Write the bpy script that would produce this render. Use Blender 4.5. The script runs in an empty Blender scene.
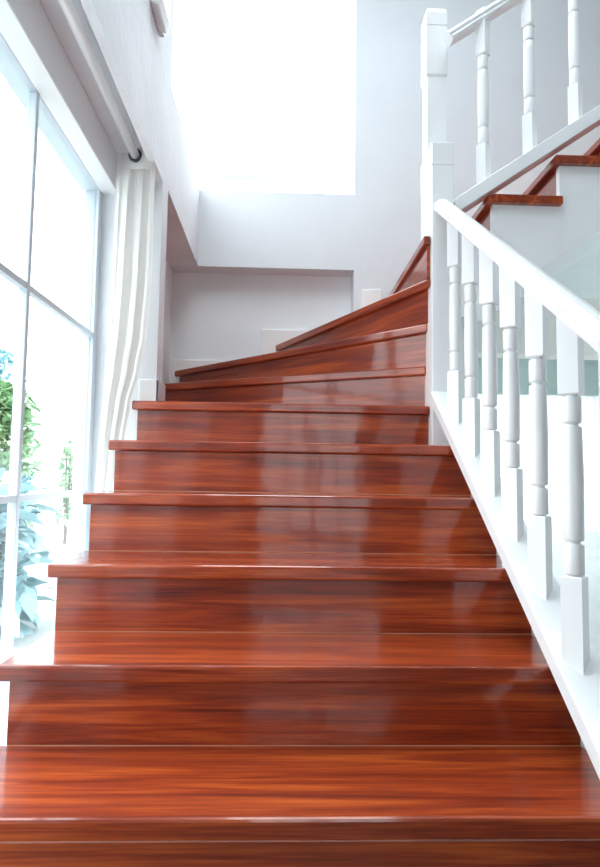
import bpy, bmesh, math, random
from mathutils import Matrix, Vector
random.seed(7)
scene = bpy.context.scene
COL = scene.collection
PI = math.pi
H = 0.180143            # rise of a step
G = 0.26                # going of a step
D1 = 1.091              # distance of the first nosing
CAM_Z = 0.78362

# ------------------------------------------------------------------ materials
def mat(name):
    m = bpy.data.materials.new(name); m.use_nodes = True
    nt = m.node_tree; b = nt.nodes['Principled BSDF']
    return m, nt, b
def node(nt, t, **kw):
    n = nt.nodes.new(t)
    for k, v in kw.items(): setattr(n, k, v)
    return n
def paint(name, col, rough=.5, bump=0.0, bscale=40, coat=0.0, var=.02):
    m, nt, b = mat(name)
    tc = node(nt, 'ShaderNodeTexCoord')
    nz = node(nt, 'ShaderNodeTexNoise'); nz.inputs['Scale'].default_value = 3.0; nz.inputs['Detail'].default_value = 4
    nt.links.new(tc.outputs['Object'], nz.inputs['Vector'])
    r = node(nt, 'ShaderNodeValToRGB')
    r.color_ramp.elements[0].color = (*[c*(1-var) for c in col], 1)
    r.color_ramp.elements[1].color = (*[min(1, c*(1+var)) for c in col], 1)
    r.color_ramp.elements[0].position = .35; r.color_ramp.elements[1].position = .65
    nt.links.new(nz.outputs['Fac'], r.inputs['Fac']); nt.links.new(r.outputs['Color'], b.inputs['Base Color'])
    b.inputs['Roughness'].default_value = rough
    b.inputs['Coat Weight'].default_value = coat
    if bump:
        n2 = node(nt, 'ShaderNodeTexNoise'); n2.inputs['Scale'].default_value = bscale; n2.inputs['Detail'].default_value = 5
        nt.links.new(tc.outputs['Object'], n2.inputs['Vector'])
        bp = node(nt, 'ShaderNodeBump'); bp.inputs['Strength'].default_value = bump; bp.inputs['Distance'].default_value = .01
        nt.links.new(n2.outputs['Fac'], bp.inputs['Height']); nt.links.new(bp.outputs['Normal'], b.inputs['Normal'])
    return m
def wood(name):
    m, nt, b = mat(name)
    tc = node(nt, 'ShaderNodeTexCoord'); oi = node(nt, 'ShaderNodeObjectInfo')
    mul = node(nt, 'ShaderNodeVectorMath', operation='SCALE'); mul.inputs['Scale'].default_value = 37.0
    comb = node(nt, 'ShaderNodeCombineXYZ')
    for k in 'XYZ': nt.links.new(oi.outputs['Random'], comb.inputs[k])
    nt.links.new(comb.outputs[0], mul.inputs[0])
    add = node(nt, 'ShaderNodeVectorMath', operation='ADD')
    nt.links.new(tc.outputs['Object'], add.inputs[0]); nt.links.new(mul.outputs[0], add.inputs[1])
    mp = node(nt, 'ShaderNodeMapping'); mp.inputs['Scale'].default_value = (.8, 15, 15)
    nt.links.new(add.outputs[0], mp.inputs['Vector'])
    n1 = node(nt, 'ShaderNodeTexNoise'); n1.inputs['Scale'].default_value = 1.6; n1.inputs['Detail'].default_value = 7
    n1.inputs['Roughness'].default_value = .55; n1.inputs['Distortion'].default_value = .9
    nt.links.new(mp.outputs[0], n1.inputs['Vector'])
    mp2 = node(nt, 'ShaderNodeMapping'); mp2.inputs['Scale'].default_value = (4, 130, 130)
    nt.links.new(add.outputs[0], mp2.inputs['Vector'])
    n2 = node(nt, 'ShaderNodeTexNoise'); n2.inputs['Scale'].default_value = 1.5; n2.inputs['Detail'].default_value = 3
    nt.links.new(mp2.outputs[0], n2.inputs['Vector'])
    mx = node(nt, 'ShaderNodeMix'); mx.data_type = 'FLOAT'; mx.inputs['Factor'].default_value = .3
    nt.links.new(n1.outputs['Fac'], mx.inputs[2]); nt.links.new(n2.outputs['Fac'], mx.inputs[3])
    r = node(nt, 'ShaderNodeValToRGB'); e = r.color_ramp.elements
    e[0].position = .29; e[0].color = (.065, .008, .005, 1)
    e[1].position = .72; e[1].color = (.56, .110, .017, 1)
    k = e.new(.50); k.color = (.26, .034, .009, 1)
    nt.links.new(mx.outputs[0], r.inputs['Fac']); nt.links.new(r.outputs['Color'], b.inputs['Base Color'])
    b.inputs['Roughness'].default_value = .35; b.inputs['Specular IOR Level'].default_value = .15
    b.inputs['Coat Weight'].default_value = 1.0; b.inputs['Coat Roughness'].default_value = .085
    b.inputs['Coat IOR'].default_value = 1.5
    # the varnish undulates very slightly
    n3 = node(nt, 'ShaderNodeTexNoise'); n3.inputs['Scale'].default_value = 5; n3.inputs['Detail'].default_value = 2
    nt.links.new(add.outputs[0], n3.inputs['Vector'])
    bp = node(nt, 'ShaderNodeBump'); bp.inputs['Strength'].default_value = .12; bp.inputs['Distance'].default_value = .02
    nt.links.new(n3.outputs['Fac'], bp.inputs['Height']); nt.links.new(bp.outputs['Normal'], b.inputs['Coat Normal'])
    return m
M_wood = wood('varnished_mahogany')
M_wall = paint('wall_paint', (.74, .765, .79), .75, .08, 60)
M_plaster = paint('trowelled_plaster', (.775, .79, .815), .7, .4, 22, var=.05)
M_niche = paint('niche_paint', (.86, .90, .91), .8, .05, 60)
M_ceil = paint('ceiling_paint', (.82, .83, .84), .8)
M_trim = paint('white_gloss_paint', (.87, .88, .885), .28, .02, 30, coat=.3, var=.01)
M_rail = paint('white_satin_paint', (.88, .89, .895), .3, .02, 30, coat=.4, var=.01)
M_cream = paint('cream_baseboard_paint', (.90, .89, .87), .45, var=.01)
M_frame = paint('window_frame_paint', (.62, .69, .75), .35, var=.01)
M_floor = paint('pale_floor_tile', (.78, .78, .76), .25, var=.04)
M_ground = paint('grey_paving', (.42, .43, .42), .8, var=.05)  # mid-grey paving with slight mottling
M_render = paint('white_render', (.86, .86, .85), .8, var=.02)
M_roof = paint('pale_roof_tile', (.74, .76, .78), .7, var=.04)
M_beige = paint('beige_beam_paint', (.82, .81, .76), .8)
M_teal = paint('pale_teal_ceiling_paint', (.80, .86, .86), .8)
M_green = paint('pale_green_pelmet', (.66, .76, .72), .7)
M_taupe = paint('taupe_wall_paint', (.22, .19, .17), .8)
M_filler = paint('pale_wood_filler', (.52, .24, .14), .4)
M_dark = paint('dark_metal', (.05, .07, .10), .4)

def cloth(name, col, trans=.5):
    m, nt, b = mat(name)
    tc = node(nt, 'ShaderNodeTexCoord')
    nz = node(nt, 'ShaderNodeTexNoise'); nz.inputs['Scale'].default_value = 220
    nt.links.new(tc.outputs['Object'], nz.inputs['Vector'])
    bp = node(nt, 'ShaderNodeBump'); bp.inputs['Strength'].default_value = .1; bp.inputs['Distance'].default_value = .002
    nt.links.new(nz.outputs['Fac'], bp.inputs['Height']); nt.links.new(bp.outputs['Normal'], b.inputs['Normal'])
    b.inputs['Base Color'].default_value = (*col, 1); b.inputs['Roughness'].default_value = .85
    b.inputs['Sheen Weight'].default_value = .2
    t = node(nt, 'ShaderNodeBsdfTranslucent'); t.inputs['Color'].default_value = (*col, 1)
    mx = node(nt, 'ShaderNodeMixShader'); mx.inputs[0].default_value = trans
    out = nt.nodes['Material Output']
    nt.links.new(b.outputs[0], mx.inputs[1]); nt.links.new(t.outputs[0], mx.inputs[2]); nt.links.new(mx.outputs[0], out.inputs['Surface'])
    return m
M_curtain = cloth('cream_curtain_cloth', (.92, .91, .89), .5)
M_sheer = cloth('sheer_white_cloth', (.93, .94, .94), .75)
def glass(name):
    m, nt, b = mat(name)
    nt.nodes.remove(b)
    tr = node(nt, 'ShaderNodeBsdfTransparent'); tr.inputs[0].default_value = (.95, .98, .985, 1)
    gl = node(nt, 'ShaderNodeBsdfGlossy'); gl.inputs['Roughness'].default_value = .02
    ge = node(nt, 'ShaderNodeNewGeometry')
    dt = node(nt, 'ShaderNodeVectorMath', operation='DOT_PRODUCT')
    nt.links.new(ge.outputs['Normal'], dt.inputs[0]); nt.links.new(ge.outputs['Incoming'], dt.inputs[1])
    def mth(op, a, b=None):
        q = node(nt, 'ShaderNodeMath', operation=op)
        for i, v in enumerate((a, b)):
            if v is None: continue
            if isinstance(v, (int, float)): q.inputs[i].default_value = v
            else: nt.links.new(v, q.inputs[i])
        return q.outputs[0]
    ab = mth('ABSOLUTE', dt.outputs['Value']); iv = mth('SUBTRACT', 1.0, ab); p5 = mth('POWER', iv, 5.0)
    fac = mth('ADD', mth('MULTIPLY', p5, .6), .03)
    mx = node(nt, 'ShaderNodeMixShader')
    nt.links.new(fac, mx.inputs[0]); nt.links.new(tr.outputs[0], mx.inputs[1]); nt.links.new(gl.outputs[0], mx.inputs[2])
    nt.links.new(mx.outputs[0], nt.nodes['Material Output'].inputs['Surface'])
    return m
M_glass = glass('window_glass')
def leaf(name, c0, c1):
    m, nt, b = mat(name)
    oi = node(nt, 'ShaderNodeTexCoord'); nz = node(nt, 'ShaderNodeTexNoise'); nz.inputs['Scale'].default_value = 4
    nt.links.new(oi.outputs['Object'], nz.inputs['Vector'])
    r = node(nt, 'ShaderNodeValToRGB'); r.color_ramp.elements[0].color = (*c0, 1); r.color_ramp.elements[1].color = (*c1, 1)
    r.color_ramp.elements[0].position = .4; r.color_ramp.elements[1].position = .6
    nt.links.new(nz.outputs['Fac'], r.inputs['Fac']); nt.links.new(r.outputs['Color'], b.inputs['Base Color'])
    b.inputs['Roughness'].default_value = .35
    return m
M_leafg = leaf('glossy_green_leaf', (.16, .34, .16), (.36, .52, .30))
M_leafb = leaf('blue_green_leaf', (.20, .40, .44), (.46, .62, .64))
M_bark = paint('bark', (.20, .15, .11), .8)

# ------------------------------------------------------------------ helpers
def bx(bm, x0, x1, y0, y1, z0, z1):
    vs = [bm.verts.new(p) for p in ((x0,y0,z0),(x1,y0,z0),(x1,y1,z0),(x0,y1,z0),(x0,y0,z1),(x1,y0,z1),(x1,y1,z1),(x0,y1,z1))]
    for f in ((0,3,2,1),(4,5,6,7),(0,1,5,4),(1,2,6,5),(2,3,7,6),(3,0,4,7)): bm.faces.new([vs[i] for i in f])
def prism(bm, pts, axis, a, b):
    """closed polygon pts (2D) extruded along axis from a to b"""
    def P(p, v):
        if axis == 'Z': return (p[0], p[1], v)
        if axis == 'Y': return (p[0], v, p[1])
        return (v, p[0], p[1])
    A = [bm.verts.new(P(p, a)) for p in pts]; B = [bm.verts.new(P(p, b)) for p in pts]
    n = len(pts)
    bm.faces.new(A); bm.faces.new(B[::-1])
    for i in range(n): bm.faces.new((A[i], B[i], B[(i+1) % n], A[(i+1) % n]))
def lathe(bm, prof, seg=24, cx=0, cy=0):
    rings = []
    for r, z in prof:
        rings.append([bm.verts.new((cx+r*math.cos(2*PI*i/seg), cy+r*math.sin(2*PI*i/seg), z)) for i in range(seg)])
    for a, b in zip(rings, rings[1:]):
        for i in range(seg): bm.faces.new((a[i], a[(i+1) % seg], b[(i+1) % seg], b[i]))
    bm.faces.new(rings[0][::-1]); bm.faces.new(rings[-1])
def sweep(bm, prof, p0, p1, side):
    """profile (u across, v up-perpendicular) swept from p0 to p1"""
    p0, p1, side = Vector(p0), Vector(p1), Vector(side).normalized()
    d = (p1-p0).normalized(); up = side.cross(d).normalized()
    if up.z < 0: up = -up
    A = [bm.verts.new(p0+side*u+up*v) for u, v in prof]; B = [bm.verts.new(p1+side*u+up*v) for u, v in prof]
    n = len(prof); bm.faces.new(A); bm.faces.new(B[::-1])
    for i in range(n): bm.faces.new((A[i], B[i], B[(i+1) % n], A[(i+1) % n]))
def obj(name, bm, m, parent=None, bevel=0, seg=2, smooth=False, rot=None, kind=None, origin=None):
    bmesh.ops.recalc_face_normals(bm, faces=bm.faces)
    me = bpy.data.meshes.new(name); bm.to_mesh(me); bm.free()
    me.materials.append(m)
    vs = [v.co for v in me.vertices]
    if origin is None:
        lo = Vector([min(v[i] for v in vs) for i in range(3)]); hi = Vector([max(v[i] for v in vs) for i in range(3)])
        origin = (lo+hi)/2; origin.z = lo.z
    origin = Vector(origin)
    Mx = Matrix.Translation(origin)
    if rot: Mx = Mx @ Matrix.Rotation(rot, 4, 'Z')
    me.transform(Mx.inverted())
    o = bpy.data.objects.new(name, me); COL.objects.link(o)
    if parent is not None:
        o.parent = parent
        q = parent; off = Vector((0, 0, 0))
        while q is not None: off += q.location; q = q.parent
        o.location = origin-off
    else: o.location = origin
    if rot: o.rotation_euler = (0, 0, rot)
    if smooth:
        for p in me.polygons: p.use_smooth = True
    if bevel:
        md = o.modifiers.new('bevel', 'BEVEL'); md.width = bevel; md.segments = seg; md.limit_method = 'ANGLE'
        md.angle_limit = math.radians(40)
    if kind: o['kind'] = kind
    return o
def box(name, m, x0, x1, y0, y1, z0, z1, parent=None, **kw):
    bm = bmesh.new(); bx(bm, x0, x1, y0, y1, z0, z1); return obj(name, bm, m, parent, **kw)
def struct(name, m, *boxes, parent=None, **kw):
    bm = bmesh.new()
    for b in boxes: bx(bm, *b)
    return obj(name, bm, m, parent, kind=None if parent else 'structure', **kw)
def thing(name, label, cat, loc, group=None):
    o = bpy.data.objects.new(name, None); COL.objects.link(o); o.location = loc
    o.empty_display_size = .1
    return tag(o, label, cat, group)
def tag(o, label, cat, group=None, kind=None):
    o['label'] = label; o['category'] = cat
    if group: o['group'] = group
    if kind: o['kind'] = kind
    return o
def line(Y):            # height of the lower flight's nosing line
    return H+(H/G)*(Y-D1)
def uline(X):           # height of the upper flight's nosing line
    return 11*H+(H/.26)*(X-.856)

# ------------------------------------------------------------------ room shell
XW = -.54               # face of the left wall
WY0 = .55               # near end of the tall window
XO = -.88               # outside face of the left wall
CEIL = 4.7
struct('floor', paint('dark_brown_floor', (.10, .075, .06), .35, var=.15), (XO, 1.9, -4.0, 1.0, -.12, 0))
struct('floor', M_floor, (XO, 5.0, 1.0, 10.0, -.12, 0), (1.9, 5.0, -4.0, 1.0, -.12, 0))
struct('ground', M_ground, (-30, XO-.001, -8, 40, -.16, -.04))
struct('ground', M_ground, (XO, 30, 10.2, 40, -.16, -.04))
# left wall: over the tall window, pillar, beam over the niche, sill of the side window
struct('wall_left', M_plaster,
       (XO, XW, -4.0, 2.555, 2.16, CEIL),
       (XW-.03, XW, -4.0, 2.555, 2.072, 2.16),
       (XO, XW, 2.555, 2.675, 0, CEIL),
       (XO, XW, 2.675, 3.67, 2.09, 2.59),
       (XO, XW, -4.0, WY0, 0, 2.072))
struct('wall_niche', M_niche, (XO, -.72, 2.675, 3.80, 0, 2.09), (XO, .45, 3.80, 3.92, 0, 2.09))
bm = bmesh.new()
bx(bm, XO, .445, 3.67, 3.92, 2.09, 2.585)
bx(bm, .4451, 1.20, 3.67, 3.92, 0, CEIL)
prism(bm, [(1.20, 1.78), (5.0, 4.40), (5.0, CEIL), (1.20, CEIL)], 'Y', 3.67, 3.92)
bx(bm, XO, .455, 3.67, 3.92, 4.45, CEIL)
obj('wall_back', bm, M_wall, kind='structure')
struct('ceiling', M_ceil, (XO, 5.0, -4.0, .1, CEIL, CEIL+.1), (XO, 5.0, 2.6, 3.92, CEIL, CEIL+.1), (XO, -.5, .1, 2.6, CEIL, CEIL+.1), (1.1, 5.0, .1, 2.6, CEIL, CEIL+.1))
w = struct('window_7', M_frame, (-.5, 1.1, .1, .15, CEIL+.1, CEIL+.14), (-.5, 1.1, 2.55, 2.6, CEIL+.1, CEIL+.14), (-.5, -.45, .15, 2.55, CEIL+.1, CEIL+.14), (1.05, 1.1, .15, 2.55, CEIL+.1, CEIL+.14))  # unseen skylight, added above the stairs to brighten the treads
struct('pane', M_glass, (-.45, 1.05, .15, 2.55, CEIL+.115, CEIL+.12), parent=w)
struct('wall_right', M_wall, (4.9, 5.0, -4.0, 4.3, 0, CEIL), (4.9, 5.0, 5.6, 10.0, 0, CEIL), (4.9, 5.0, 4.3, 5.6, 2.45, CEIL))
w = struct('window_8', M_frame, (4.93, 4.96, 4.3, 5.6, 0, .06), (4.93, 4.96, 4.3, 5.6, 2.39, 2.45), (4.93, 4.96, 4.93, 4.99, .06, 2.39))  # unseen window, added to bring more light into the far room
struct('pane', M_glass, (4.943, 4.947, 4.3, 5.6, .06, 2.39), parent=w)
struct('wall_front', M_taupe, (XO, -.3, -4.1, -4.0, 0, CEIL), (1.2, 5.0, -4.1, -4.0, 0, CEIL),
       (XO, 5.0, -4.1, -4.0, 2.5, CEIL))
# far room seen under the upper flight
struct('ceiling_far_room', M_teal, (1.2, 5.0, 3.92, 10.1, 2.68, 2.78))
struct('trim_2', M_trim, (-1.58, -.90, 3.45, 4.6, 2.75, 2.87))
struct('trim_1', M_beige, (1.2, 4.9, 6.0, 6.25, 2.08, 2.68))
struct('wall_far_room', M_wall, (1.1, 1.2, 3.92, 9.0, 0, 2.74), (1.1, 1.9, 9.0, 9.1, 0, 2.74), (4.85, 5.0, 9.0, 9.1, 0, 2.78), (1.9, 4.85, 9.0, 9.1, 2.45, 2.78))
struct('wall_under_stair', M_trim, (.72, .80, 2.46, 3.67, 0, 1.47))

# skirting that steps up with the winders
struct('baseboard_pillar', M_trim, (-.612, XW+.014, 2.541, 2.555, 6*H, 6*H+.105), (XW, XW+.014, 2.541, 2.69, 6*H, 6*H+.105), bevel=.004)
struct('baseboard_niche', M_cream, (-.72, -.136, 3.785, 3.80, 7*H-.04, 1.515), (-.136, .445, 3.785, 3.80, 8*H-.03, 1.725), bevel=.003)
struct('baseboard_back', M_cream, (.50, .62, 3.655, 3.67, 9*H-.03, 1.962), bevel=.003)
bm = bmesh.new()
prism(bm, [(.90, uline(.90)-.12), (2.7, uline(2.7)-.12), (2.7, uline(2.7)+.34), (.90, uline(.90)+.34)], 'Y', 3.655, 3.67)
obj('baseboard_upper_flight', bm, M_trim, kind='structure', bevel=.003)

# ------------------------------------------------------------------ tall window on the left
def tall_window():
    y0, y1 = WY0, 2.555
    w = struct('window_1', M_frame,
               (XO, -.80, y0, y1, 2.0, 2.075), (XO, -.80, y0, y1, -.02, .05), (-.86, -.80, y1-.045, y1, .05, 2.0),
               (-.86, -.80, y0, y0+.05, .05, 2.0), bevel=.003)
    f = struct('head_casing', M_trim, (-.80, -.728, y0, y1, 2.0, 2.16), parent=w, bevel=.004)
    ys = [1.86-.67*k for k in range(0, 3)]
    for y in ys:
        struct('mullion', M_frame, (-.83, -.80, y-.011, y+.011, .05, 2.0), parent=w, bevel=.003)
    for z in (.700, 1.365):
        struct('transom', M_frame, (-.828, -.803, y0+.05, y1-.045, z-.011, z+.011), parent=w, bevel=.003)
    struct('pane', M_glass, (-.818, -.814, y0+.05, y1-.045, .05, 2.0), parent=w)
tall_window()
# back window and the side window that meets it: frames set near the outside face
w2 = struct('window_2', M_render, (XO, .455, 3.86, 3.90, 2.585, 2.605), (XO, .455, 3.86, 3.90, 4.43, 4.45), (.435, .455, 3.86, 3.90, 2.605, 4.43))
struct('pane', M_glass, (-.86, .435, 3.878, 3.882, 2.605, 4.43), parent=w2)
w3 = struct('window_3', M_render, (-.87, -.84, 2.675, 3.86, 2.59, 2.61), (-.87, -.84, 2.675, 3.86, 4.43, 4.45))
struct('pane', M_glass, (-.858, -.854, 2.675, 3.86, 2.61, 4.43), parent=w3)
struct('wall_window_head', M_plaster, (XO, XW, 2.675, 3.67, 4.45, CEIL))
# windows added behind the camera for light and reflections; then the far room's window
for n, (xa, xb) in enumerate(((-.3, .45), (.45, 1.2))):
    w = struct('window_%d' % (4+n), M_frame, (xa, xb, -4.06, -4.03, 0, .06), (xa, xb, -4.06, -4.03, 2.44, 2.5),
               (xa, xa+.05, -4.06, -4.03, .06, 2.44), (xb-.05, xb, -4.06, -4.03, .06, 2.44), ((xa+xb)/2-.025, (xa+xb)/2+.025, -4.06, -4.03, .06, 2.44))
    struct('pane', M_glass, (xa+.05, xb-.05, -4.046, -4.042, .06, 2.44), parent=w)
w = struct('window_6', M_frame, (1.9, 4.85, 9.03, 9.06, 0, .06), (1.9, 4.85, 9.03, 9.06, 2.40, 2.45), (2.78, 2.83, 9.03, 9.06, .06, 2.40), (3.68, 3.73, 9.03, 9.06, .06, 2.40))
struct('pane', M_glass, (1.9, 4.85, 9.043, 9.047, .06, 2.40), parent=w)

# ------------------------------------------------------------------ the staircase
TH = .037; OV = .022; RT = .018
stair = thing('staircase', 'glossy dark red mahogany winder staircase with white strings climbing from foreground', 'staircase', (0, 1.09, 0))
dn = {n: D1+G*(n-1) for n in range(1, 8)}
dn[5] = 2.122; dn[6] = 2.435
XL, XR = -.612, .700
S7 = ((.617, 2.50), (-.72, 3.197)); S8 = ((.617, 2.475), (-.70, 3.80)); S9 = ((.617, 2.42), (-.05, 3.80))
def off(seg, d):        # move a nosing line inwards (up the stairs)
    (x0, y0), (x1, y1) = seg
    L = math.hypot(x1-x0, y1-y0); nx, ny = -(y1-y0)/L, (x1-x0)/L
    if ny < 0 or (abs(ny) < .6 and nx < 0): nx, ny = -nx, -ny
    return ((x0+nx*d, y0+ny*d), (x1+nx*d, y1+ny*d))
def board(name, pts, z0, z1, rot=0, bevel=.006):
    bm = bmesh.new(); prism(bm, pts, 'Z', z0, z1)
    return obj(name, bm, M_wood, stair, bevel=bevel, rot=rot)
for n in range(1, 7):
    y = dn[n]; z = n*H; TH = .042 if n == 1 else .037
    if n < 6:
        board('tread', [(XL, y), (XR, y), (XR, dn[n+1]+OV+.006), (XL, dn[n+1]+OV+.006)], z-TH, z)
        rs = board('riser', [(-.592, y+OV), (.694, y+OV), (.694, y+OV+RT), (-.592, y+OV+RT)], z-H+.0005, z-TH-.0005, bevel=.001)
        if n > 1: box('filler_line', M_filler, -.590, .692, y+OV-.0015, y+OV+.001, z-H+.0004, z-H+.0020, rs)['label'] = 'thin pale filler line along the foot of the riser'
r7 = off(S7, OV); r8 = off(S8, OV); r9 = off(S9, OV)
board('tread', [(XL, dn[6]), (.617, dn[6]), (.617, r7[0][1]), r7[1], (-.719, 2.677), (-.539, 2.677), (-.539, 2.554), (XL, 2.554)], 6*H-TH, 6*H)
board('riser', [(-.592, dn[6]+OV), (.617, dn[6]+OV), (.617, dn[6]+OV+RT), (-.592, dn[6]+OV+RT)], 5*H, 6*H-TH, bevel=.001)
def winder_riser(seg, z):
    a = off(seg, OV); b = off(seg, OV+RT)
    ang = math.atan2(seg[1][1]-seg[0][1], seg[1][0]-seg[0][0])
    board('riser', [a[0], a[1], b[1], b[0]], z-H, z-TH, rot=ang, bevel=.001)
board('tread', [S7[0], S7[1], (-.719, 3.799), r8[1], (.630, 2.535)], 7*H-TH, 7*H, rot=math.atan2(.697, -1.337)+PI)
winder_riser(S7, 7*H)
board('tread', [S8[0], S8[1], r9[1], (.630, 2.535)], 8*H-TH, 8*H, rot=math.atan2(1.325, -1.317)+PI)
winder_riser(S8, 8*H)
board('tread', [S9[0], S9[1], (.444, 3.799), (.444, 3.669), (.624, 3.669), (.624, 2.60), (.617, 2.60)], 9*H-TH, 9*H, rot=math.atan2(1.38, -.667)+PI)
winder_riser(S9, 9*H)
YS = 2.415              # string plane of the upper flight
ux = {10: .588, 11: .856, 12: 1.146, 13: 1.425, 14: 1.70, 15: 1.98, 16: 2.26, 17: 2.54}
for n in range(10, 17):
    x0 = ux[n]; x1 = ux[n+1]+.03; z = n*H
    if n == 10: pts = [(x0, 2.417), (.617, 2.417), (.617, 2.605), (.72, 2.605), (.72, YS-.025), (x1, YS-.025), (x1, 3.653), (x0, 3.653)]
    else: pts = [(x0, YS-.025), (x1, YS-.025), (x1, 3.653), (x0, 3.653)]
    board('tread', pts, z-TH, z, rot=PI/2)
    ya = 2.43 if n == 10 else YS+.031
    xr = .604 if n == 10 else x0+OV+.004
    xe = .6175 if n == 10 else xr+RT
    board('riser', [(xr, ya), (xe, ya), (xe, 3.653), (xr, 3.653)], z-H, z-TH, rot=PI/2, bevel=.001)
# strings
def part(name, bm, m, label=None, **kw):
    o = obj(name, bm, m, stair, **kw)
    if label: o['label'] = label
    return o
pts = [(D1+OV+.002, .001)]
for n in range(1, 6):
    y = dn[n]+OV+.002
    pts += [(y, n*H-TH-.001)]
    pts += [(dn[n+1]+OV+.002, n*H-TH-.001)]
pts += [(dn[6]+OV+.002, 6*H-TH-.02), (2.60, 6*H-TH-.02), (2.60, .001)]
bm = bmesh.new(); prism(bm, pts, 'X', .6945, .712); part('string', bm, M_trim, 'white painted side string')
bm = bmesh.new(); prism(bm, [p for p in pts[:-2]]+[(2.552, 6*H-TH-.02), (2.552, .001)], 'X', -.590, -.575)
part('string', bm, M_trim, 'white painted side string')
c0 = .012; cH = .052
bm = bmesh.new()
prism(bm, [(D1-.10, line(D1-.10)+.002), (2.399, line(2.399)+.002), (2.399, line(2.399)+cH), (D1-.10, line(D1-.10)+cH)], 'X', .612, .712)
part('curb', bm, M_trim, 'white sloping curb carrying the balusters', bevel=.003)
# upper string: saw-tooth top, sloping foot
pts = [(.712, 9*H+.02)]
pts = [(.712, 1.435), (.712, 10*H-TH-.001)]
for n in range(11, 17):
    x = ux[n]+OV+.003
    pts += [(x, (n-1)*H-TH-.001), (x, n*H-TH-.001)]
pts += [(2.58, 16*H-TH-.001), (2.58, 1.435+.64*(2.58-.712))]
bm = bmesh.new(); prism(bm, pts, 'Y', YS, YS+.03); part('string', bm, M_trim, 'white painted side string')
bm = bmesh.new(); prism(bm, [(.712, 1.435), (2.58, 1.435+.64*(2.58-.712)), (2.58, 1.455+.64*(2.58-.712)), (.712, 1.455)], 'Y', YS+.03, 3.668)
part('soffit', bm, M_trim, 'white soffit under the upper flight')
bm = bmesh.new()
prism(bm, [(.717, uline(.717)+.004), (2.56, uline(2.56)+.004), (2.56, uline(2.56)+.070), (.717, uline(.717)+.070)], 'Y', 2.385, 2.49)
part('curb', bm, M_trim, 'white sloping curb carrying the balusters', bevel=.003)

# ------------------------------------------------------------------ balustrades
def baluster_bm():
    bm = bmesh.new(); a = .0225; r = .0222
    def block(z0, z1, in0, in1):   # square block with small chamfered shoulders
        lv = [(z0, a-in0), (z0+in0*.8, a), (z1-in1*.8, a), (z1, a-in1)]
        R = [[bm.verts.new((sx*w, sy*w, z)) for sx, sy in ((-1,-1),(1,-1),(1,1),(-1,1))] for z, w in lv]
        for p, q in zip(R, R[1:]):
            for i in range(4): bm.faces.new((p[i], p[(i+1) % 4], q[(i+1) % 4], q[i]))
        bm.faces.new(R[0][::-1]); bm.faces.new(R[-1])
    block(0, .206, .0, .004)
    block(.608, .815, .004, .0)
    prof = [(.013, .204), (.014, .207), (.0215, .209), (.0222, .212), (.0222, .272), (.0212, .275), (.0150, .2765), (.0150, .2815),
            (.0212, .283), (.0222, .287), (.0235, .36), (.0235, .42), (.0222, .50), (.0212, .534), (.0202, .537), (.0145, .5385), (.0145, .5435),
            (.0202, .545), (.0212, .549), (.0216, .600), (.0206, .604), (.014, .606), (.013, .610)]
    n0 = len(bm.faces); lathe(bm, prof, 24)
    bm.faces.ensure_lookup_table()
    for f in bm.faces[n0:]:
        if len(f.verts) == 4: f.smooth = True
    return bm
rail1 = thing('lower_balustrade', 'white handrail with turned balusters descending towards the camera on the right', 'balustrade', (.66, 1.6, 0))
rail2 = thing('upper_balustrade', 'white handrail with turned balusters climbing away at the top right', 'balustrade', (1.4, 2.45, 0))
b0 = obj('baluster', baluster_bm(), M_rail, rail1, origin=(0, 0, 0))
pr = b0.matrix_parent_inverse
ys = [2.203, 2.020, 1.838, 1.665, 1.490, 1.316, 1.142]
for i, y in enumerate(ys):
    b = b0 if i == 0 else b0.copy()
    if i: COL.objects.link(b); b.parent = rail1
    b.location = Vector((.657, y, line(y)+.030))-rail1.location
    b.rotation_euler = (0, 0, math.radians(46))
for i in range(8):
    x = .855+.2035*i; b = b0.copy(); COL.objects.link(b); b.parent = rail2
    b.location = Vector((x, 2.447, uline(x)+.038))-rail2.location
    b.rotation_euler = (0, 0, math.radians(40))
# moulded handrail: profile across (u) and up (v)
prof = [(-.020, 0), (-.029, .003), (-.033, .010), (-.032, .015), (-.026, .018), (-.0265, .022), (-.0315, .025), (-.033, .030), (-.0315, .035), (-.026, .038), (-.025, .041), (-.014, .0485), (0, .051)]
prof = prof+[(-u, v) for u, v in prof[-2::-1]]
bm = bmesh.new()
ya, yb = .90, 2.402
sweep(bm, prof, (.660, ya, line(ya)+.812), (.660, yb, line(yb)+.812), (1, 0, 0))
o = obj('handrail', bm, M_rail, rail1)
bm = bmesh.new()
xa, xb = .716, 2.56
sweep(bm, prof, (xa, 2.447, uline(xa)+.797), (xb, 2.447, uline(xb)+.797), (0, 1, 0))
obj('handrail', bm, M_rail, rail2)
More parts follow.
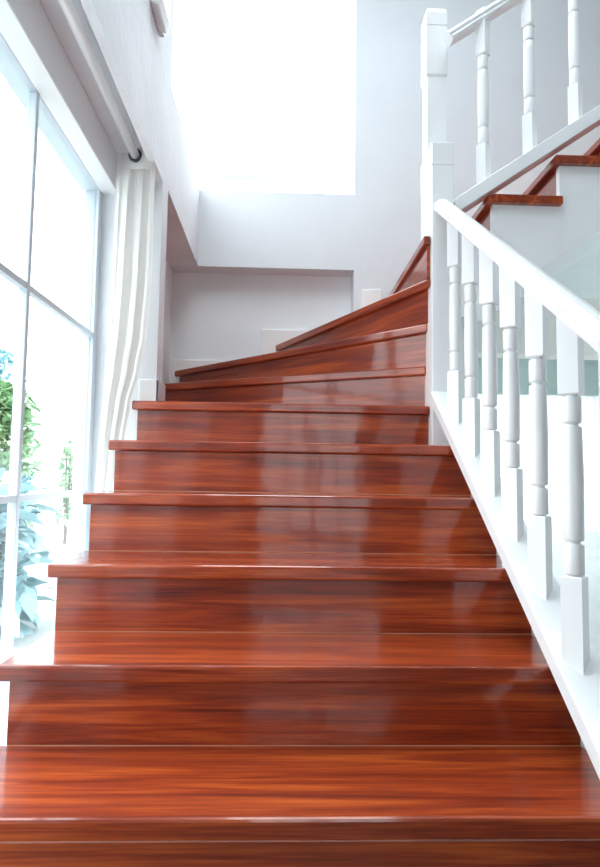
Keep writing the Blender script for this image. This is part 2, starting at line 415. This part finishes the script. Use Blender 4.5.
# newel post
newel = thing('newel_post', 'tall square white newel post where the two flights meet', 'newel post', (.665, 2.5, 0))
bm = bmesh.new()
bx(bm, .6185, .711, 2.402, 2.602, .001, 2.206)
obj('lower_block', bm, M_rail, newel, bevel=.004)
bm = bmesh.new(); bx(bm, .6165, .713, 2.4005, 2.6035, 2.107, 2.111); obj('bead', bm, M_rail, newel)
bm = bmesh.new()
def sq(bm, lv, cx, cy):
    R = [[bm.verts.new((cx+sx*w, cy+sy*w, z)) for sx, sy in ((-1,-1),(1,-1),(1,1),(-1,1))] for z, w in lv]
    for p, q in zip(R, R[1:]):
        for i in range(4): bm.faces.new((p[i], p[(i+1) % 4], q[(i+1) % 4], q[i]))
    bm.faces.new(R[0][::-1]); bm.faces.new(R[-1])
sq(bm, [(2.206, .043), (2.568, .043), (2.58, .048), (2.80, .048), (2.804, .045), (2.810, .045), (2.814, .048), (2.872, .048), (2.895, .040)], .667, 2.552)
obj('shaft', bm, M_rail, newel, bevel=.002)

# ------------------------------------------------------------------ curtain and its rod
rod = thing('curtain_rod', 'white round curtain rod running above the tall left window', 'curtain rod', (-.63, 0, 2.10))
bm = bmesh.new()
lathe(bm, [(.0185, 0), (.0185, 1.885)], 24)
bmesh.ops.rotate(bm, verts=bm.verts, cent=(0,0,0), matrix=Matrix.Rotation(-PI/2, 3, 'X'))
bmesh.ops.translate(bm, verts=bm.verts, vec=(-.622, .50, 2.095))
o = obj('pole', bm, M_rail, rod)
for p in o.data.polygons: p.use_smooth = len(p.vertices) == 4
bm = bmesh.new(); lathe(bm, [(.028, 0), (.028, .012)], 20)
bmesh.ops.rotate(bm, verts=bm.verts, cent=(0,0,0), matrix=Matrix.Rotation(-PI/2, 3, 'X'))
bmesh.ops.translate(bm, verts=bm.verts, vec=(-.622, 2.385, 2.095)); obj('end_bracket', bm, M_dark, rod)

def curtain():
    root = thing('curtain', 'cream curtain gathered at the far end of the tall left window', 'curtain', (-.65, 2.4, 0))
    bm = bmesh.new(); NU, NV = 120, 70
    def keyed(keys, z):
        for (za, a), (zb, b) in zip(keys, keys[1:]):
            if za >= z >= zb:
                t = (za-z)/(za-zb); t = t*t*(3-2*t)*.5+t*.5
                return a+(b-a)*t
        return keys[-1][1]
    L = [(2.14, -.705), (2.0, -.712), (1.5, -.722), (1.2, -.735), (.9, -.748), (.5, -.765), (.0, -.775)]
    R = [(2.14, -.546), (2.0, -.548), (1.6, -.549), (1.35, -.562), (1.2, -.585), (1.07, -.618), (.9, -.640), (.5, -.678), (.0, -.70)]
    yc = [(2.14, 2.425), (1.5, 2.43), (.9, 2.43), (.5, 2.43), (0, 2.44)]
    grid = []
    for j in range(NV+1):
        z = 2.125-2.10*j/NV
        l, r, y0 = keyed(L, z), keyed(R, z), keyed(yc, z)
        row = []
        for i in range(NU+1):
            t = i/NU
            a = 2*PI*(t**1.25)
            fold = .60*math.sin(2.6*a+.6+.35*math.sin(1.7*z))+.28*math.sin(4.9*a+1.1+.8*z)+.16*math.sin(8.3*a+2.0-.5*z)
            open_ = min(1, .25+.75*(2.14-z)/.5)
            y = y0+.026*fold*open_
            x = l+(r-l)*t+.006*math.sin(5.2*a+1)*open_
            row.append(bm.verts.new((min(x, XW-.004), y, z)))
        grid.append(row)
    for j in range(NV):
        for i in range(NU): bm.faces.new((grid[j][i], grid[j][i+1], grid[j+1][i+1], grid[j+1][i]))
    o = obj('cloth', bm, M_curtain, root, smooth=True)
    s = o.modifiers.new('thick', 'SOLIDIFY'); s.thickness = .0015
    # stitched header band with an eyelet where the rod passes
    bm = bmesh.new(); g = []
    for j in range(4):
        z = 2.128-.030*j; row = []
        for i in range(41):
            t = i/40; row.append(bm.verts.new((-.640+.090*t, 2.392+.005*math.sin(7*t), z)))
        g.append(row)
    for j in range(3):
        for i in range(40): bm.faces.new((g[j][i], g[j][i+1], g[j+1][i+1], g[j+1][i]))
    o = obj('header_band', bm, M_curtain, root, smooth=True)
    s = o.modifiers.new('thick', 'SOLIDIFY'); s.thickness = .003
    bm = bmesh.new()
    T = 28
    R0 = [[bm.verts.new((-.622+(.0190+.003*math.cos(b*2*PI/8))*math.cos(a*2*PI/T), 2.386+.003*math.sin(b*2*PI/8), 2.090+(.0190+.003*math.cos(b*2*PI/8))*math.sin(a*2*PI/T))) for b in range(8)] for a in range(T)]
    for a in range(T):
        for b in range(8): bm.faces.new((R0[a][b], R0[(a+1) % T][b], R0[(a+1) % T][(b+1) % 8], R0[a][(b+1) % 8]))
    obj('eyelet', bm, M_dark, root, smooth=True)
curtain()

# small white fixture high on the left plaster wall
fx = thing('wall_fixture', 'small white fixture fixed high on the left plaster wall', 'fixture', (XW, 2.3, 2.6))
bm = bmesh.new()
prism(bm, [(XW, 2.62), (XW+.035, 2.60), (XW+.05, 2.64), (XW+.05, 2.95), (XW, 2.95)], 'Y', 2.20, 2.36)
obj('housing', bm, M_trim, fx, bevel=.006)
bm = bmesh.new(); bx(bm, XW, XW+.02, 2.365, 2.40, 2.62, 2.95); obj('back_plate', bm, M_frame, fx, bevel=.003)

# ------------------------------------------------------------------ far room: pelmet and sheer curtains
box('pelmet', M_green, 1.95, 4.85, 8.72, 8.90, 2.05, 2.60, bevel=.01)
tag(bpy.data.objects['pelmet'], 'pale green curtain pelmet over the far room window', 'pelmet')
for k, (xa, xb) in enumerate(((1.95, 2.80), (2.84, 3.68), (3.72, 4.88))):
    bm = bmesh.new(); g = []
    for j in (0, 1):
        g.append([bm.verts.new((xa+(xb-xa)*i/80, 8.80+.025*math.sin(i*.9+k), 2.07-2.05*j)) for i in range(81)])
    for i in range(80): bm.faces.new((g[0][i], g[0][i+1], g[1][i+1], g[1][i]))
    o = obj('sheer_curtain', bm, M_sheer, smooth=True)
    tag(o, ['leftmost', 'middle', 'rightmost'][k]+' of the bright white sheer curtains in the far room', 'curtain', 'sheer curtains in the far room')

# ------------------------------------------------------------------ outside the windows
def shrub(name, label, cx, cy, rx, ry, z0, z1, n, size, m, seed):
    rnd = random.Random(seed)
    root = thing(name, label, 'shrub', (cx, cy, -.04))
    bm = bmesh.new()
    for i in range(7):
        a = rnd.random()*2*PI; x = cx+rx*.5*math.cos(a)*rnd.random(); y = cy+ry*.5*math.sin(a)*rnd.random()
        s = .012
        v0 = [bm.verts.new((cx+(x-cx)*.2+s*math.cos(b*PI/2), cy+(y-cy)*.2+s*math.sin(b*PI/2), -.04)) for b in range(4)]
        v1 = [bm.verts.new((x+s*.4*math.cos(b*PI/2), y+s*.4*math.sin(b*PI/2), z0+(z1-z0)*.85)) for b in range(4)]
        for b in range(4): bm.faces.new((v0[b], v0[(b+1) % 4], v1[(b+1) % 4], v1[b]))
    obj('stem', bm, M_bark, root)
    bm = bmesh.new()
    for i in range(n):
        t = rnd.random(); a = rnd.random()*2*PI; rr = math.sqrt(rnd.random())
        w = 1-.35*t**2
        c = Vector((cx+rx*w*rr*math.cos(a), cy+ry*w*rr*math.sin(a), z0+(z1-z0)*t))
        L = size*rnd.uniform(.6, 1.3); W = L*.22
        R = Matrix.Rotation(rnd.random()*2*PI, 3, 'Z') @ Matrix.Rotation(rnd.uniform(-.9, .9), 3, 'Y') @ Matrix.Rotation(rnd.uniform(-.6, .6), 3, 'X')
        P = [(0,0,0), (L*.35, W, .08*L), (L*.7, W*.8, .05*L), (L, 0, -.12*L), (L*.7, -W*.8, .05*L), (L*.35, -W, .08*L)]
        mid = [(L*.35, 0, .0), (L*.7, 0, -.02*L)]
        v = [bm.verts.new(c+R @ Vector(p)) for p in P]; q = [bm.verts.new(c+R @ Vector(p)) for p in mid]
        for f in ((v[0], v[1], q[0]), (v[1], v[2], q[1], q[0]), (v[2], v[3], q[1]), (v[3], v[4], q[1]), (v[4], v[5], q[0], q[1]), (v[5], v[0], q[0])): bm.faces.new(f)
    obj('foliage', bm, m, root, smooth=True)
shrub('garden_shrub', 'tall leafy green shrub outside the lower left panes', -2.52, 5.25, .36, .50, .30, 1.55, 2600, .12, M_leafg, 1)
shrub('garden_shrub', 'blue green broad leaved bush lowest outside the left panes', -1.50, 3.15, .20, .34, 0, .72, 420, .20, M_leafb, 2)
shrub('garden_shrub', 'thin wispy plant outside nearest the far window jamb', -2.47, 7.0, .04, .3, .2, 1.15, 320, .09, M_leafg, 3)
shrub('garden_shrub', 'blue green bush outside the left edge panes with sparse high leaves', -3.85, 7.6, .55, .60, .6, 2.35, 1500, .15, M_leafb, 4)

# neighbouring house outside the back window: white wall with wavy roof tiles
house = thing('neighbouring_house', 'pale neighbouring house with wavy roof tiles outside the back window', 'house', (-.3, 9.5, -.04))
zt = 5.40
box('wall', M_render, -1.9, 1.05, 9.0, 9.6, -.04, zt-.02, house)
bm = bmesh.new()
nx = 84; ring = []
for j, (y, dz) in enumerate(((8.93, 0), (10.2, .35))):
    for th in (0, .02):
        ring.append([bm.verts.new((-1.9+2.95*i/nx, y, zt+dz+th+.05*abs(math.sin(i*PI/12)))) for i in range(nx+1)])
for a, b in ((0, 1), (2, 3), (0, 2), (1, 3)):
    for i in range(nx): bm.faces.new((ring[a][i], ring[a][i+1], ring[b][i+1], ring[b][i]))
obj('roof_tiles', bm, M_roof, house)

# ------------------------------------------------------------------ camera (from the photo's vanishing points)
f, pi_, ya_, ro = 593.376, .0710, .0324, .0153
cy, sy, cp, sp = math.cos(ya_), math.sin(ya_), math.cos(pi_), math.sin(pi_)
fw = Vector((sy*cp, cy*cp, sp)); rt = Vector((cy, -sy, 0)); up = rt.cross(fw)
c, s = math.cos(ro), math.sin(ro)
rt2 = rt*c+up*s; up2 = up*c-rt*s
cam = bpy.data.cameras.new('camera'); co = bpy.data.objects.new('camera', cam); COL.objects.link(co)
cam.sensor_fit = 'HORIZONTAL'; cam.sensor_width = 36; cam.lens = 36*f/600
cam.clip_start = .02
mw = Matrix.Identity(4)
for i in range(3): mw[i][0] = rt2[i]; mw[i][1] = up2[i]; mw[i][2] = -fw[i]
mw[2][3] = CAM_Z
co.matrix_world = mw
scene.camera = co

# ------------------------------------------------------------------ light: an overcast bright sky
SKY = 8.0
W = bpy.data.worlds.new('sky'); scene.world = W; W.use_nodes = True
nt = W.node_tree; bg = nt.nodes['Background']
# overcast sky, brighter towards the zenith: L = Lz (1 + 2 sin h) / 3
tc = nt.nodes.new('ShaderNodeTexCoord'); sx = nt.nodes.new('ShaderNodeSeparateXYZ')
nt.links.new(tc.outputs['Generated'], sx.inputs[0])
mr = nt.nodes.new('ShaderNodeMapRange'); mr.inputs['From Min'].default_value = 0; mr.inputs['From Max'].default_value = 1
mr.inputs['To Min'].default_value = SKY/3; mr.inputs['To Max'].default_value = SKY
nt.links.new(sx.outputs['Z'], mr.inputs['Value']); nt.links.new(mr.outputs[0], bg.inputs['Strength'])
bg.inputs['Color'].default_value = (.91, .96, 1.0, 1)
def portal(name, loc, rot, sx, sy_):
    l = bpy.data.lights.new(name, 'AREA'); l.shape = 'RECTANGLE'; l.size = sx; l.size_y = sy_
    l.cycles.is_portal = True
    o = bpy.data.objects.new(name, l); COL.objects.link(o); o.location = loc; o.rotation_euler = rot
portal('portal_left', (-.885, (WY0+2.555)/2, 1.02), (0, -PI/2, 0), 2.0, 2.555-WY0)
portal('portal_side', (-.885, 3.2, 3.5), (0, -PI/2, 0), 1.9, 1.2)
portal('portal_back', (-.2, 3.925, 3.5), (-PI/2, 0, 0), 1.3, 1.9)
portal('portal_front', (.45, -4.12, 1.25), (PI/2, 0, 0), 1.5, 2.5)
portal('portal_roof', (.3, 1.35, CEIL+.15), (0, 0, 0), 1.6, 2.5)
portal('portal_far_right', (5.02, 4.95, 1.2), (0, PI/2, 0), 2.4, 1.3)
portal('portal_far', (3.37, 9.12, 1.2), (-PI/2, 0, 0), 2.95, 2.4)

vs = scene.view_settings
vs.view_transform = 'Standard'; vs.look = 'None'; vs.gamma = 1; vs.use_curve_mapping = False
vs.exposure = .27
scene.cycles.max_bounces = 10; scene.cycles.diffuse_bounces = 7; scene.cycles.transparent_max_bounces = 12
scene.cycles.use_denoising = True
scene.cycles.caustics_reflective = False
